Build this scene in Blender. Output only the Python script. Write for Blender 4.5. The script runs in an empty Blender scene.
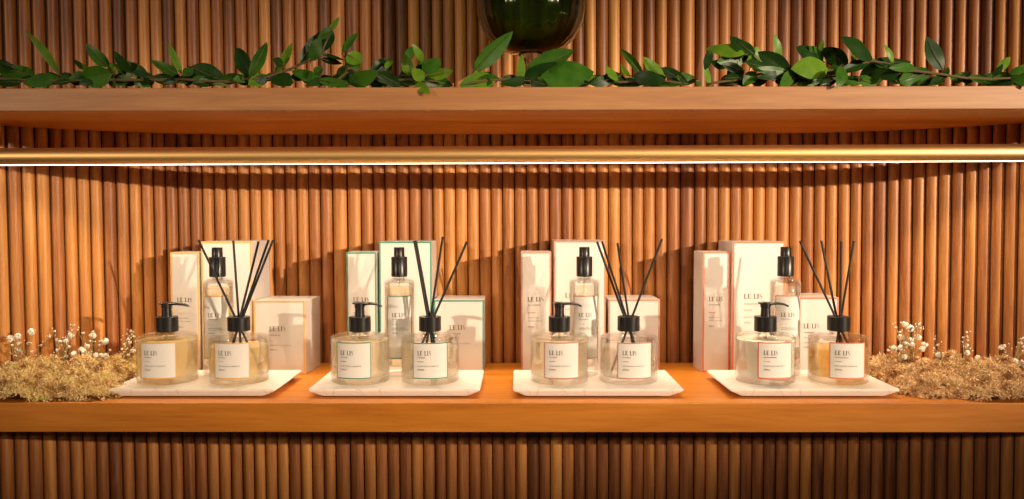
import bpy, math, random
from mathutils import Vector, Matrix, Euler
R = math.radians
sc = bpy.context.scene
col = sc.collection

# ------------------------------------------------------------------ camera
W, H, F = 1024, 499, 820.0
EYE = 1.30
ST = EYE - 0.26                       # top of the lower shelf
cam_d = bpy.data.cameras.new('camera'); cam = bpy.data.objects.new('camera', cam_d); col.objects.link(cam)
cam_d.sensor_fit = 'HORIZONTAL'; cam_d.sensor_width = 36.0; cam_d.lens = 36.0 * F / W
cam_d.clip_start = 0.02
PITCH, YAW, ROLL = 2.15, 0.40, -0.08
rot = Matrix.Rotation(R(YAW), 3, 'Z') @ Matrix.Rotation(R(90 - PITCH), 3, 'X') @ Matrix.Rotation(R(ROLL), 3, 'Z')
cam.matrix_world = Matrix.Translation((0, 0, EYE)) @ rot.to_4x4()
sc.camera = cam
sc.cycles.transparent_max_bounces = 40; sc.cycles.max_bounces = 16; sc.cycles.transmission_bounces = 16

# ------------------------------------------------------------------ world, lamps, exposure
sc.view_settings.view_transform = 'Standard'; sc.view_settings.look = 'None'
sc.view_settings.exposure = -0.06; sc.view_settings.gamma = 1.0; sc.view_settings.use_curve_mapping = False
w = bpy.data.worlds.new('shop'); sc.world = w; w.use_nodes = True
w.node_tree.nodes['Background'].inputs[0].default_value = (1.0, 0.66, 0.42, 1)
w.node_tree.nodes['Background'].inputs[1].default_value = 0.035

def spot(name, loc, aim, power, colour, size, cone, blend):
    l = bpy.data.lights.new(name, 'SPOT'); l.energy = power; l.color = colour
    l.shadow_soft_size = size; l.spot_size = R(cone); l.spot_blend = blend
    o = bpy.data.objects.new(name, l); col.objects.link(o); o.location = loc
    o.rotation_euler = (Vector(aim) - Vector(loc)).to_track_quat('-Z', 'Y').to_euler()
    return o
WARM = (1.0, 0.80, 0.58)
k1 = spot('track_light_right', (3.6, -1.9, EYE + 0.71), (0.24, 1.45, EYE - 0.03), 1300, WARM, 0.022, 12, 1.0); k1.scale = (2.35, 1, 1)
k2 = spot('track_light_left', (-3.3, -2.0, EYE + 0.68), (-0.05, 1.45, EYE + 0.0), 270, WARM, 0.022, 15, 1.0); k2.scale = (1.7, 1, 1)
k3 = spot('fill_spot_middle', (0.5, -2.3, EYE + 0.72), (0.05, 1.45, EYE + 0.0), 75, WARM, 0.03, 26, 1.0); k3.scale = (1.8, 1, 1)  # added frontal fill for labels and bottle fronts, not a known fixture
k4 = spot('added_spot_upper', (2.9, -2.2, EYE + 1.0), (0.18, 1.35, EYE + 0.36), 330, WARM, 0.03, 9, 1.0); k4.scale = (3.2, 1, 1)  # added spot to shade the upper slats and catch the goblet

# ------------------------------------------------------------------ picture-to-place helpers
def ray(px, py):
    d = rot @ Vector(((px - W / 2) / F, -(py - H / 2) / F, -1.0))
    return d
def at_y(px, py, Y):
    d = ray(px, py); t = Y / d.y
    return Vector((d.x * t, Y, EYE + d.z * t))
def at_z(px, py, z):
    d = ray(px, py); t = (z - EYE) / d.z
    return Vector((d.x * t, d.y * t, z))
YF = at_z(512, 403, ST).y             # front of the shelves
YW = 1.478                            # front of the slats in the middle

# ------------------------------------------------------------------ materials
def mat(name, base=(.8, .8, .8), rough=.5, metal=0.0, spec=.5, coat=0.0):
    m = bpy.data.materials.new(name); m.use_nodes = True
    b = m.node_tree.nodes['Principled BSDF']
    b.inputs['Base Color'].default_value = (*base, 1); b.inputs['Roughness'].default_value = rough
    b.inputs['Metallic'].default_value = metal; b.inputs['Specular IOR Level'].default_value = spec
    b.inputs['Coat Weight'].default_value = coat; b.inputs['Coat Roughness'].default_value = .06
    return m
def nd(m, t, **k):
    n = m.node_tree.nodes.new(t)
    for a, v in k.items(): setattr(n, a, v)
    return n
def lk(m, a, b): m.node_tree.links.new(a, b)
def ramp(m, stops):
    r = nd(m, 'ShaderNodeValToRGB'); e = r.color_ramp.elements
    while len(e) < len(stops): e.new(.5)
    for q, (p, c) in zip(e, stops): q.position = p; q.color = (*c, 1)
    return r
def grain(name, stops, scale, rough=.5, bump=.15, attr=False, fine=6.0, coat=0.0):
    m = mat(name, rough=rough, coat=coat); b = m.node_tree.nodes['Principled BSDF']
    tc = nd(m, 'ShaderNodeTexCoord'); mp = nd(m, 'ShaderNodeMapping'); mp.inputs['Scale'].default_value = scale
    src = tc.outputs['Object']
    if attr:
        at = nd(m, 'ShaderNodeAttribute', attribute_name='seed')
        ad = nd(m, 'ShaderNodeVectorMath', operation='ADD'); lk(m, src, ad.inputs[0]); lk(m, at.outputs['Color'], ad.inputs[1]); src = ad.outputs[0]
    lk(m, src, mp.inputs[0])
    n = nd(m, 'ShaderNodeTexNoise'); n.inputs['Scale'].default_value = 1.0; n.inputs['Detail'].default_value = 5; n.inputs['Roughness'].default_value = .6
    n.inputs['Distortion'].default_value = .6; lk(m, mp.outputs[0], n.inputs['Vector'])
    n2 = nd(m, 'ShaderNodeTexNoise'); n2.inputs['Scale'].default_value = fine; n2.inputs['Detail'].default_value = 3; lk(m, mp.outputs[0], n2.inputs['Vector'])
    mx = nd(m, 'ShaderNodeMath', operation='MULTIPLY_ADD'); mx.inputs[1].default_value = .35; lk(m, n2.outputs['Fac'], mx.inputs[0]); lk(m, n.outputs['Fac'], mx.inputs[2])
    val = mx.outputs[0]
    if attr:
        t = nd(m, 'ShaderNodeAttribute', attribute_name='tone')
        a = nd(m, 'ShaderNodeMath', operation='MULTIPLY_ADD'); a.inputs[1].default_value = .75; lk(m, t.outputs['Fac'], a.inputs[0])
        s = nd(m, 'ShaderNodeMath', operation='MULTIPLY_ADD'); s.inputs[1].default_value = 1.05; s.inputs[2].default_value = -.66; lk(m, val, s.inputs[0])
        lk(m, s.outputs[0], a.inputs[2]); val = a.outputs[0]
    r = ramp(m, stops); lk(m, val, r.inputs[0]); lk(m, r.outputs[0], b.inputs['Base Color'])
    bp = nd(m, 'ShaderNodeBump'); bp.inputs['Strength'].default_value = bump; bp.inputs['Distance'].default_value = .001
    lk(m, n2.outputs['Fac'], bp.inputs['Height']); lk(m, bp.outputs[0], b.inputs['Normal'])
    return m
M = {}
M['slat'] = grain('slat_wood', [(0, (.13, .038, .010)), (.35, (.34, .115, .028)), (.7, (.56, .235, .052)), (1, (.74, .37, .10))], (70, 70, 4.0), rough=.47, attr=True, coat=.0)
M['shelf'] = grain('shelf_wood', [(.3, (.36, .088, .006)), (.62, (.54, .175, .013)), (.9, (.66, .235, .026))], (3.0, 40, 40), rough=.42, bump=.08)
M['shelf_up'] = grain('upper_shelf_wood', [(.3, (.25, .095, .027)), (.62, (.345, .145, .045)), (.9, (.43, .20, .07))], (4.0, 70, 70), rough=.5, bump=.08)
M['back'] = mat('dark_backing', (.02, .008, .003), .9)
M['brass'] = mat('brushed_brass', (.74, .49, .20), .48, 1.0)
M['black'] = mat('black_plastic', (.012, .010, .009), .32)
M['reed'] = mat('black_reed', (.010, .008, .007), .6)
M['paper'] = mat('label_paper', (.80, .76, .71), .6)
M['carton'] = mat('carton_board', (.63, .57, .53), .38, coat=.25)
M['ink'] = mat('ink', (.06, .045, .035), .6)
for k, c in dict(gold=(.68, .36, .09), green=(.07, .24, .17), rose=(.48, .22, .15), coral=(.72, .16, .07)).items():
    M['trim_' + k] = mat('trim_' + k, c, .45)
# marble
m = M['marble'] = mat('marble', rough=.28, coat=.2); b = m.node_tree.nodes['Principled BSDF']
tc = nd(m, 'ShaderNodeTexCoord'); n = nd(m, 'ShaderNodeTexNoise'); n.inputs['Scale'].default_value = 14; n.inputs['Detail'].default_value = 6; n.inputs['Distortion'].default_value = 1.6
lk(m, tc.outputs['Object'], n.inputs['Vector'])
r = ramp(m, [(.40, (.90, .86, .80)), (.49, (.87, .82, .75)), (.505, (.74, .67, .60)), (.53, (.88, .83, .77)), (1, (.92, .88, .82))]); lk(m, n.outputs['Fac'], r.inputs[0]); lk(m, r.outputs[0], b.inputs['Base Color'])

def clear(name, tint, refr, ior, through, rough=0.0, gloss=1.0, cloud=0.0, grough=.03):
    """clear stuff: part straight-through, part refracting"""
    m = bpy.data.materials.new(name); m.use_nodes = True; nt = m.node_tree
    nt.nodes.remove(nt.nodes['Principled BSDF']); out = nt.nodes['Material Output']
    t = nd(m, 'ShaderNodeBsdfTransparent'); t.inputs[0].default_value = (*tint, 1)
    g = nd(m, 'ShaderNodeBsdfGlass'); g.inputs['Color'].default_value = (*refr, 1); g.inputs['IOR'].default_value = ior; g.inputs['Roughness'].default_value = rough
    gl = nd(m, 'ShaderNodeBsdfGlossy'); gl.inputs['Roughness'].default_value = grough
    fr = nd(m, 'ShaderNodeFresnel'); fr.inputs['IOR'].default_value = ior
    ml = nd(m, 'ShaderNodeMath', operation='MULTIPLY'); ml.inputs[1].default_value = gloss; lk(m, fr.outputs[0], ml.inputs[0])
    a = nd(m, 'ShaderNodeMixShader'); lk(m, ml.outputs[0], a.inputs[0]); lk(m, t.outputs[0], a.inputs[1]); lk(m, gl.outputs[0], a.inputs[2])
    c = nd(m, 'ShaderNodeMixShader'); c.inputs[0].default_value = 1 - through
    lk(m, a.outputs[0], c.inputs[1]); lk(m, g.outputs[0], c.inputs[2]); last = c
    if cloud:
        df = nd(m, 'ShaderNodeBsdfDiffuse'); df.inputs[0].default_value = (*refr, 1); tl = nd(m, 'ShaderNodeBsdfTranslucent'); tl.inputs[0].default_value = (*refr, 1)
        h = nd(m, 'ShaderNodeMixShader'); h.inputs[0].default_value = .5; lk(m, df.outputs[0], h.inputs[1]); lk(m, tl.outputs[0], h.inputs[2])
        last = nd(m, 'ShaderNodeMixShader'); last.inputs[0].default_value = cloud; lk(m, c.outputs[0], last.inputs[1]); lk(m, h.outputs[0], last.inputs[2])
    lk(m, last.outputs[0], out.inputs[0])
    return m
M['glass'] = clear('clear_glass', (.995, .99, .985), (1, 1, 1), 1.45, .96, gloss=.5)
M['base_glass'] = clear('thick_base_glass', (.97, .95, .92), (1, .98, .95), 1.45, .45)
M['yellow'] = clear('yellow_liquid', (1, .93, .72), (1, .87, .55), 1.33, .90, gloss=.4, cloud=.42)
M['pale'] = clear('pale_liquid', (1, .96, .86), (1, .92, .74), 1.33, .90, gloss=.4, cloud=.34)
M['water'] = clear('clear_liquid', (1, .98, .95), (1, .96, .86), 1.33, .90, gloss=.4, cloud=.22)
M['amber'] = clear('amber_liquid', (.97, .86, .50), (1, .78, .36), 1.33, .75, gloss=.4, cloud=.25)
M['cream'] = mat('cream_liquid', (.95, .88, .72), .3)
M['green_glass'] = clear('green_glass', (.50, .68, .30), (.45, .68, .25), 1.5, .72, gloss=2.6, grough=.07)
M['stem_glass'] = clear('stem_glass', (.85, .88, .80), (1, 1, 1), 1.5, .5)
def leafmat(name, c1, c2, rough):
    m = mat(name, c1, rough); b = m.node_tree.nodes['Principled BSDF']
    tc = nd(m, 'ShaderNodeTexCoord'); n = nd(m, 'ShaderNodeTexNoise'); n.inputs['Scale'].default_value = 60; n.inputs['Detail'].default_value = 3
    lk(m, tc.outputs['Object'], n.inputs['Vector']); r = ramp(m, [(.3, c1), (.7, c2)]); lk(m, n.outputs['Fac'], r.inputs[0]); lk(m, r.outputs[0], b.inputs['Base Color'])
    b.inputs['Specular IOR Level'].default_value = .16
    return m
M['leaf_b'] = leafmat('bright_leaf', (.07, .155, .009), (.115, .215, .014), .38)  # bright and dark greens put leaf angle and underside tone into the colour
M['leaf_m'] = leafmat('green_leaf', (.022, .072, .007), (.042, .118, .010), .36)
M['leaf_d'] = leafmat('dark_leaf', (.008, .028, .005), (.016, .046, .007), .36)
M['stem'] = mat('brown_stem', (.10, .07, .025), .6)
M['drystem'] = mat('dry_stem', (.35, .25, .10), .7)
def speckle(name, stops, scale):
    m = mat(name, rough=.85); b = m.node_tree.nodes['Principled BSDF']
    tc = nd(m, 'ShaderNodeTexCoord'); n = nd(m, 'ShaderNodeTexNoise'); n.inputs['Scale'].default_value = scale; n.inputs['Detail'].default_value = 4
    lk(m, tc.outputs['Object'], n.inputs['Vector']); r = ramp(m, stops); lk(m, n.outputs['Fac'], r.inputs[0]); lk(m, r.outputs[0], b.inputs['Base Color'])
    return m
M['moss'] = speckle('dried_moss', [(.34, (.30, .14, .04)), (.44, (.64, .41, .14)), (.55, (.82, .62, .30)), (.68, (.66, .54, .15))], 55)
M['moss_r'] = speckle('dried_moss_tan', [(.34, (.34, .15, .06)), (.45, (.66, .41, .18)), (.58, (.82, .60, .34)), (.72, (.64, .46, .2))], 55)
M['bloom'] = mat('dried_blossom', (.86, .80, .68), .8)
m = M['led'] = bpy.data.materials.new('led_diffuser'); m.use_nodes = True; nt = m.node_tree; nt.nodes.remove(nt.nodes['Principled BSDF'])
e = nd(m, 'ShaderNodeEmission'); e.inputs[0].default_value = (1, .86, .68, 1); e.inputs[1].default_value = 8.5; lk(m, e.outputs[0], nt.nodes['Material Output'].inputs[0])

# ------------------------------------------------------------------ mesh helpers
class MB:
    def __init__(s): s.v = []; s.f = []; s.mi = []; s.sm = []
    def add(s, vs, fs, mi=0, smooth=False):
        o = len(s.v); s.v += [tuple(v) for v in vs]
        for f in fs: s.f.append([i + o for i in f]); s.mi.append(mi); s.sm.append(smooth)
    def box(s, a, b, mi=0):
        (x0, y0, z0), (x1, y1, z1) = a, b
        s.add([(x0, y0, z0), (x1, y0, z0), (x1, y1, z0), (x0, y1, z0), (x0, y0, z1), (x1, y0, z1), (x1, y1, z1), (x0, y1, z1)],
              [(0, 3, 2, 1), (4, 5, 6, 7), (0, 1, 5, 4), (1, 2, 6, 5), (2, 3, 7, 6), (3, 0, 4, 7)], mi)
    def lathe(s, prof, n=48, mi=0, c=(0, 0, 0)):
        o = []; vs = []; rings = []
        for r, z in prof:
            if r < 1e-6: rings.append([len(vs)]); vs.append((c[0], c[1], c[2] + z))
            else:
                rings.append(list(range(len(vs), len(vs) + n)))
                for k in range(n): a = 2 * math.pi * k / n; vs.append((c[0] + r * math.cos(a), c[1] + r * math.sin(a), c[2] + z))
        fs = []
        for A, B in zip(rings, rings[1:]):
            for k in range(n):
                k2 = (k + 1) % n
                if len(A) == 1 and len(B) == 1: continue
                if len(A) == 1: fs.append((A[0], B[k2], B[k]))
                elif len(B) == 1: fs.append((A[k], A[k2], B[0]))
                else: fs.append((A[k], A[k2], B[k2], B[k]))
        s.add(vs, fs, mi, True)
    def tube(s, pts, rad, n=8, mi=0, cap=True):
        pts = [Vector(p) for p in pts]; rad = rad if isinstance(rad, (list, tuple)) else [rad] * len(pts)
        vs = []; up = Vector((0, 0, 1))
        for i, p in enumerate(pts):
            t = (pts[min(i + 1, len(pts) - 1)] - pts[max(i - 1, 0)]).normalized()
            u = t.cross(up)
            if u.length < 1e-3: u = t.cross(Vector((1, 0, 0)))
            u.normalize(); v = t.cross(u)
            for k in range(n): a = 2 * math.pi * k / n; vs.append(p + (u * math.cos(a) + v * math.sin(a)) * rad[i])
        fs = []
        for i in range(len(pts) - 1):
            for k in range(n): k2 = (k + 1) % n; fs.append((i * n + k, i * n + k2, (i + 1) * n + k2, (i + 1) * n + k))
        if cap: fs.append(tuple(range(n))[::-1]); fs.append(tuple(range((len(pts) - 1) * n, len(pts) * n)))
        s.add(vs, fs, mi, True)
    def build(s, name, mats, parent=None, bevel=0, auto=True):
        me = bpy.data.meshes.new(name); me.from_pydata(s.v, [], s.f); me.update()
        if not isinstance(mats, (list, tuple)): mats = [mats]
        for q in mats: me.materials.append(q)
        me.polygons.foreach_set('material_index', s.mi); me.polygons.foreach_set('use_smooth', s.sm)
        if auto and any(s.sm): me.set_sharp_from_angle(angle=R(38))
        o = bpy.data.objects.new(name, me); col.objects.link(o)
        if parent: o.parent = parent
        if bevel:
            bv = o.modifiers.new('bevel', 'BEVEL'); bv.width = bevel; bv.segments = 2; bv.limit_method = 'ANGLE'; bv.angle_limit = R(40)
        return o
def tag(o, label=None, cat=None, group=None, kind=None):
    for k, v in (('label', label), ('category', cat), ('group', group), ('kind', kind)):
        if v: o[k] = v
    return o
def empty(name, loc, rz=0):
    o = bpy.data.objects.new(name, None); col.objects.link(o); o.location = loc; o.rotation_euler = (0, 0, rz); o.empty_display_size = .02
    return o

# ------------------------------------------------------------------ wall of slats
def wallY(x):
    x0 = .48 if x < 0 else .45
    d = max(0.0, abs(x) - x0)
    return YW - 1.2 * d * d
def hit_wall(px, py=205):
    d = ray(px, py); t = 0.9
    while t < 1.8:
        if d.y * t > wallY(d.x * t): break
        t += .0005
    return d.x * t, d.y * t
gA = [0, 32, 90, 147, 204, 257, 310, 362, 412, 466, 516, 566, 614, 662, 710, 758, 807, 854, 902, 948, 995]
gB = [17, 65, 112, 160, 207, 254, 302, 362, 418, 466, 514, 562, 611, 659, 706, 750, 797, 845, 892, 940, 986]
gC = [10, 58, 105, 150, 200, 247, 293, 340, 387, 435, 483, 529, 576, 623, 676, 735, 781, 830, 877, 924, 970, 1018]
gD = [42, 90, 140, 187, 233, 281, 331, 377, 425, 476, 526, 578, 628, 680, 732, 785, 838, 890, 943, 1000]
gaps = [g / 4 for g in gA[1:]] + [256 + g / 4 for g in gB] + [512 + g / 4 for g in gC] + [768 + g / 4 for g in gD]
tones = ([.55, .85, .8, .45, .8, .8, .85, .35, .5, .75, .7, .45, .4, .35, .35, .65, .6, .6, .75, .8] +
         [.85, .55, .55, .75, .5, .45, .75, .75, .6, .45, .7, .5, .45, .35, .75, .9, .9, .75, .5, .6, .6] +
         [.5, .5, .4, .35, .35, .65, .7, .8, .9, .6, .55, .6, .55, .35, .15, .4, .5, .7, .55, .85, .75, .9] +
         [.6, .7, .45, .6, .75, .65, .65, .55, .4, .5, .5, .65, .55, .7, .45, .6, .4, .5, .5])
gaps = [-47.5, -35, -21.5, -7] + gaps + [1031.5, 1045.5, 1060, 1074]
tones = [.6, .8, .5, .9] + tones + [.6, .5, .7, .5]
UZ0, UZ1 = None, None
ZT = EYE + .62; ZB = EYE - .80
rnd = random.Random(5)
wb = MB(); tone_v = []; seed_v = []
US_B = at_y(512, 110, YF).z            # upper shelf bottom
US_T = at_y(512, 87, YF).z
LS_B = at_y(512, 432.3, YF).z
zref = at_y(512, 205, YW).z
segs = [(ZB, LS_B + .02), (LS_B + .02, US_B + .015), (US_B + .015, ZT)]
for i in range(len(gaps) - 1):
    x0, y0 = hit_wall(gaps[i]); x1, y1 = hit_wall(gaps[i + 1])
    c = Vector(((x0 + x1) / 2, (y0 + y1) / 2)); t = Vector((x1 - x0, y1 - y0)); r = t.length / 2 * .955; t.normalize()
    nrm = Vector((t.y, -t.x))
    dep = r * 1.0
    for si, (za, zb) in enumerate(segs):
        tone = tones[min(i, len(tones) - 1)] if si == 1 else (max(0.0, min(1, rnd.gauss(.42, .22))) if si == 2 else max(0, min(1, rnd.gauss(.40, .2))))
        sd = rnd.random() * 7
        n = 12; vs = []
        nz = 2
        for z in (za, zb):
            lean = (z - zref) * -.0036
            for k in range(n + 1):
                a = math.pi * k / n
                # dowel face: from the left side over the front to the right side
                p = c - nrm * dep + t * (-math.cos(a) * r) + nrm * (math.sin(a) * r * 1.0)
                vs.append((p.x + lean, p.y, z))
        fs = [(k, k + 1, n + 2 + k, n + 1 + k) for k in range(n)]
        wb.add(vs, fs, 0, True); tone_v += [tone] * len(vs); seed_v += [sd] * len(vs)
# backing board behind the dowels, following the curve
bx = [-1.02 + .04 * k for k in range(52)]
vs = []
for x in bx:
    for z in (ZB, ZT):
        vs.append((x, wallY(x) + .0095, z)); vs.append((x, wallY(x) + .03, z))
fs = []
for k in range(len(bx) - 1):
    o = 4 * k; fs += [(o, o + 4, o + 6, o + 2), (o + 1, o + 3, o + 7, o + 5), (o + 2, o + 6, o + 7, o + 3), (o, o + 1, o + 5, o + 4)]
wb.add(vs, fs, 1); tone_v += [0] * len(vs); seed_v += [0] * len(vs)
wo = wb.build('wall_back', [M['slat'], M['back']], auto=False)
a = wo.data.attributes.new('tone', 'FLOAT', 'POINT'); a.data.foreach_set('value', tone_v)
a = wo.data.attributes.new('seed', 'FLOAT', 'POINT'); a.data.foreach_set('value', seed_v)
tag(wo, 'curved back wall of vertical brown wooden dowels', kind='structure')

# ------------------------------------------------------------------ shelves
def shelf(name, z0, z1, material, label, fascia=None):
    yf = YF + (.004 if fascia else 0)
    xs = [-.95 + .05 * k for k in range(39)]
    xs = [x for x in xs if wallY(x) > YF + .012]
    vs = []
    for x in xs:
        yb = wallY(x) - .004
        for z in (z0, z1): vs.append((x, yf, z)); vs.append((x, yb, z))
    fs = [(0, 2, 3, 1)]
    for k in range(len(xs) - 1):
        o = 4 * k; fs += [(o, o + 4, o + 6, o + 2), (o + 1, o + 3, o + 7, o + 5), (o + 2, o + 6, o + 7, o + 3), (o, o + 1, o + 5, o + 4)]
    e = 4 * (len(xs) - 1); fs.append((e, e + 1, e + 3, e + 2))
    mb = MB(); mb.add(vs, fs)
    if not fascia: return tag(mb.build(name, material, bevel=.0012), label, 'shelf')
    root = empty(name, (0, 0, 0)); mb.build('board', material, root, bevel=.0008)['label'] = 'orange wooden board'
    mb = MB(); mb.box((xs[0], YF, z0), (xs[-1], yf, z1)); mb.build('front_edge', fascia, root, bevel=.0010)['label'] = 'darker, less orange wooden front edge'  # board brighter than this edge, to lift the dark underside by colour
    return tag(root, label, 'shelf')
shelf('wooden_shelf', LS_B, ST, M['shelf'], 'thick orange-brown wooden shelf carrying the white trays of bottles')
shelf('wooden_shelf', US_B, US_T, M['shelf'], 'upper wooden shelf carrying the leafy branches and green glass', M['shelf_up'])

# ------------------------------------------------------------------ brass light bar
bl = at_y(0, 156.8, 1.305); brr = at_y(1024, 152.6, 1.305)
dirv = (brr - bl).normalized(); A = bl - dirv * .012; B = brr + dirv * .012
br = empty('light_bar', ((A + B) / 2)[:])
tag(br, 'long brass tube light with a white glowing strip running under the upper shelf', 'light')
RB = .0136
mb = MB(); L = (B - A).length / 2
vs = []; fs = []; n = 40
a0 = R(-90 + 15); arc = [a0 + (R(360 - 30)) * k / n for k in range(n + 1)]
for x in (-L, L):
    for q in arc: vs.append((x, RB * math.cos(q), RB * math.sin(q)))
for k in range(n): fs.append((k, n + 1 + k, n + 2 + k, k + 1))
fs.append(tuple(range(n + 1))); fs.append(tuple(range(n + 1, 2 * n + 2))[::-1])
mb.add(vs, fs, 0, True)
tb = mb.build('tube', M['brass'], br)
mb = MB(); mb.box((-L, -.0034, -RB - .0002), (L, .0034, -RB + .0022)); ds = mb.build('diffuser_strip', M['led'], br)
ds['label'] = 'glowing white strip'
for sx in (-L + .004, L - .004):
    mb = MB(); mb.tube([(sx, 0, RB * .9), (sx, 0, US_B - (A.z + B.z) / 2)], .004); mb.build('hanger', M['brass'], br)
al = bpy.data.lights.new('strip_light', 'AREA'); al.shape = 'RECTANGLE'; al.size = 1.56; al.size_y = .006; al.energy = 3.0; al.color = (1.0, .80, .55); al.spread = R(98)
ao = bpy.data.objects.new('strip_light', al); col.objects.link(ao); ao.parent = br; ao.location = (0, 0, -RB - .001)
br.rotation_euler = (0, -math.asin(dirv.z), math.atan2(dirv.y, dirv.x))

# ------------------------------------------------------------------ lettering
def serif_letter(ch):
    """polygons (lists of points) of one capital, height 1; returns polys, advance"""
    def rc(x0, y0, x1, y1): return [(x0, y0), (x1, y0), (x1, y1), (x0, y1)]
    t, s = .08, .17
    if ch == 'L': return [rc(.08, 0, .08 + s, 1), rc(0, 0, .6, t), rc(0, 1 - t, .30, 1), rc(.55, 0, .60, .24)], .68
    if ch == 'E': return [rc(.08, 0, .08 + s, 1), rc(0, 0, .62, t), rc(0, 1 - t, .60, 1), rc(.1, .48, .46, .48 + t), rc(.57, 0, .62, .24), rc(.55, .78, .60, 1), rc(.42, .38, .46, .64)], .74
    if ch == 'I': return [rc(.08, 0, .08 + s, 1), rc(0, 0, .29, t), rc(0, 1 - t, .29, 1)], .40
    if ch == 'S':
        pts = [(.50, .82), (.44, .93), (.30, .98), (.15, .93), (.09, .78), (.14, .62), (.30, .52), (.44, .42), (.51, .27), (.46, .10), (.30, .02), (.14, .06), (.06, .18)]
        wd = [.03, .03, .04, .06, .08, .10, .13, .10, .08, .06, .04, .03, .03]
        L_, R_ = [], []
        for i, (x, y) in enumerate(pts):
            a = pts[max(i - 1, 0)]; b = pts[min(i + 1, len(pts) - 1)]
            dx, dy = b[0] - a[0], b[1] - a[1]; l = math.hypot(dx, dy); nx, ny = -dy / l, dx / l
            L_.append((x + nx * wd[i] / 2, y + ny * wd[i] / 2)); R_.append((x - nx * wd[i] / 2, y - ny * wd[i] / 2))
        return [[L_[i], R_[i], R_[i + 1], L_[i + 1]] for i in range(len(pts) - 1)], .60
    return [], .34
def brand(h):
    polys = []; x = 0
    for ch in 'LE LIS':
        ps, ad = serif_letter(ch); polys += [[((px + x) * h, py * h) for px, py in p] for p in ps]; x += ad + .06
    return polys, x * h
_tc = {}
def words(txt, h, bold=False):
    if txt not in _tc:
        cu = bpy.data.curves.new('t', 'FONT'); cu.body = txt; cu.size = 1.0; cu.resolution_u = 2
        o = bpy.data.objects.new('t', cu); me = bpy.data.meshes.new_from_object(o)
        _tc[txt] = [[(me.vertices[v].co.x, me.vertices[v].co.y) for v in p.vertices] for p in me.polygons]
        bpy.data.objects.remove(o); bpy.data.curves.remove(cu); bpy.data.meshes.remove(me)
    k = h / .7
    return [[(x * k, y * k) for x, y in p] for p in _tc[txt]]
def width(polys): return max(x for p in polys for x, y in p)
def fit(polys, wd):
    k = wd / width(polys); return [[(x * k, y) for x, y in p] for p in polys]
def text_block(w_, h_, kind, scent, what):
    """all writing on a panel w_ x h_, origin lower left; list of (polys, material index)"""
    out = []
    def put(ps, x, y, mi=0): out.append(([[(px + x, py + y) for px, py in p] for p in ps], mi))
    dash = lambda l, t: [[(0, 0), (l, 0), (l, t), (0, t)]]
    if kind == 'bottle':
        X = w_ * .15
        p, _ = brand(.0066); put(fit(p, w_ * .37), X, h_ * .655)
        put(fit(words(scent, .0019), w_ * (.22 if len(scent) < 8 else .34)), X, h_ * .575)
        put(dash(w_ * .17, .0009), X, h_ * .47, 1)
        put(fit(words(what, .0016), w_ * .58), X, h_ * .34); put(fit(words('250ml', .0024), w_ * .17), X, h_ * .235)
    if kind == 'spray':
        X = w_ * .22
        p, _ = brand(.0062); put(fit(p, w_ * .48), X, h_ * .665)
        put(fit(words(scent, .0017), w_ * .36), X, h_ * .62); put(dash(w_ * .2, .0008), X, h_ * .545, 1)
        put(fit(words('HOME SPRAY', .0016), w_ * .5), X, h_ * .48); put(fit(words('PERFUME DE AMBIENTE', .0013), w_ * .6), X, h_ * .455)
        put(fit(words('200ml', .0022), w_ * .22), X, h_ * .40)
    if kind == 'thin':
        X = w_ * .22
        p, _ = brand(.0072); put(fit(p, w_ * .52), X, h_ * .59)
        put(fit(words(scent, .0020), w_ * .42), X, h_ * .555); put(dash(w_ * .26, .0010), X, h_ * .495, 1)
        put(fit(words('HOME SPRAY', .0016), w_ * .42), X, h_ * .45); put(fit(words('PERFUME DE AMBIENTE', .0014), w_ * .48), X, h_ * .425)
        put(fit(words('200ml', .0024), w_ * .20), X, h_ * .375)
    if kind == 'wide':
        X = w_ * .22
        p, _ = brand(.0080); put(fit(p, w_ * .35), X, h_ * .565)
        put(fit(words(scent, .0022), w_ * .34), X, h_ * .52); put(dash(w_ * .16, .0010), X, h_ * .475, 1)
        put(fit(words(what, .0018), w_ * .40), X, h_ * .42); put(fit(words('250ml', .0028), w_ * .14), X, h_ * .375)
    if kind == 'short':
        X = w_ * .31
        p, _ = brand(.0080); put(fit(p, w_ * .31), X, h_ * .585)
        put(fit(words(scent, .0024), w_ * .22), X, h_ * .52); put(dash(w_ * .1, .0009), X, h_ * .455, 1)
        put(fit(words(what, .0018), w_ * .42), X, h_ * .385); put(fit(words('250ml', .0026), w_ * .14), X, h_ * .32)
    return out
def lettering(parent, blocks, mp, mats):
    mb = MB()
    for polys, mi in blocks:
        for p in polys: mb.add([mp(x, y) for x, y in p], [tuple(range(len(p)))], mi)
    return mb.build('lettering', mats, parent)

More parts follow.
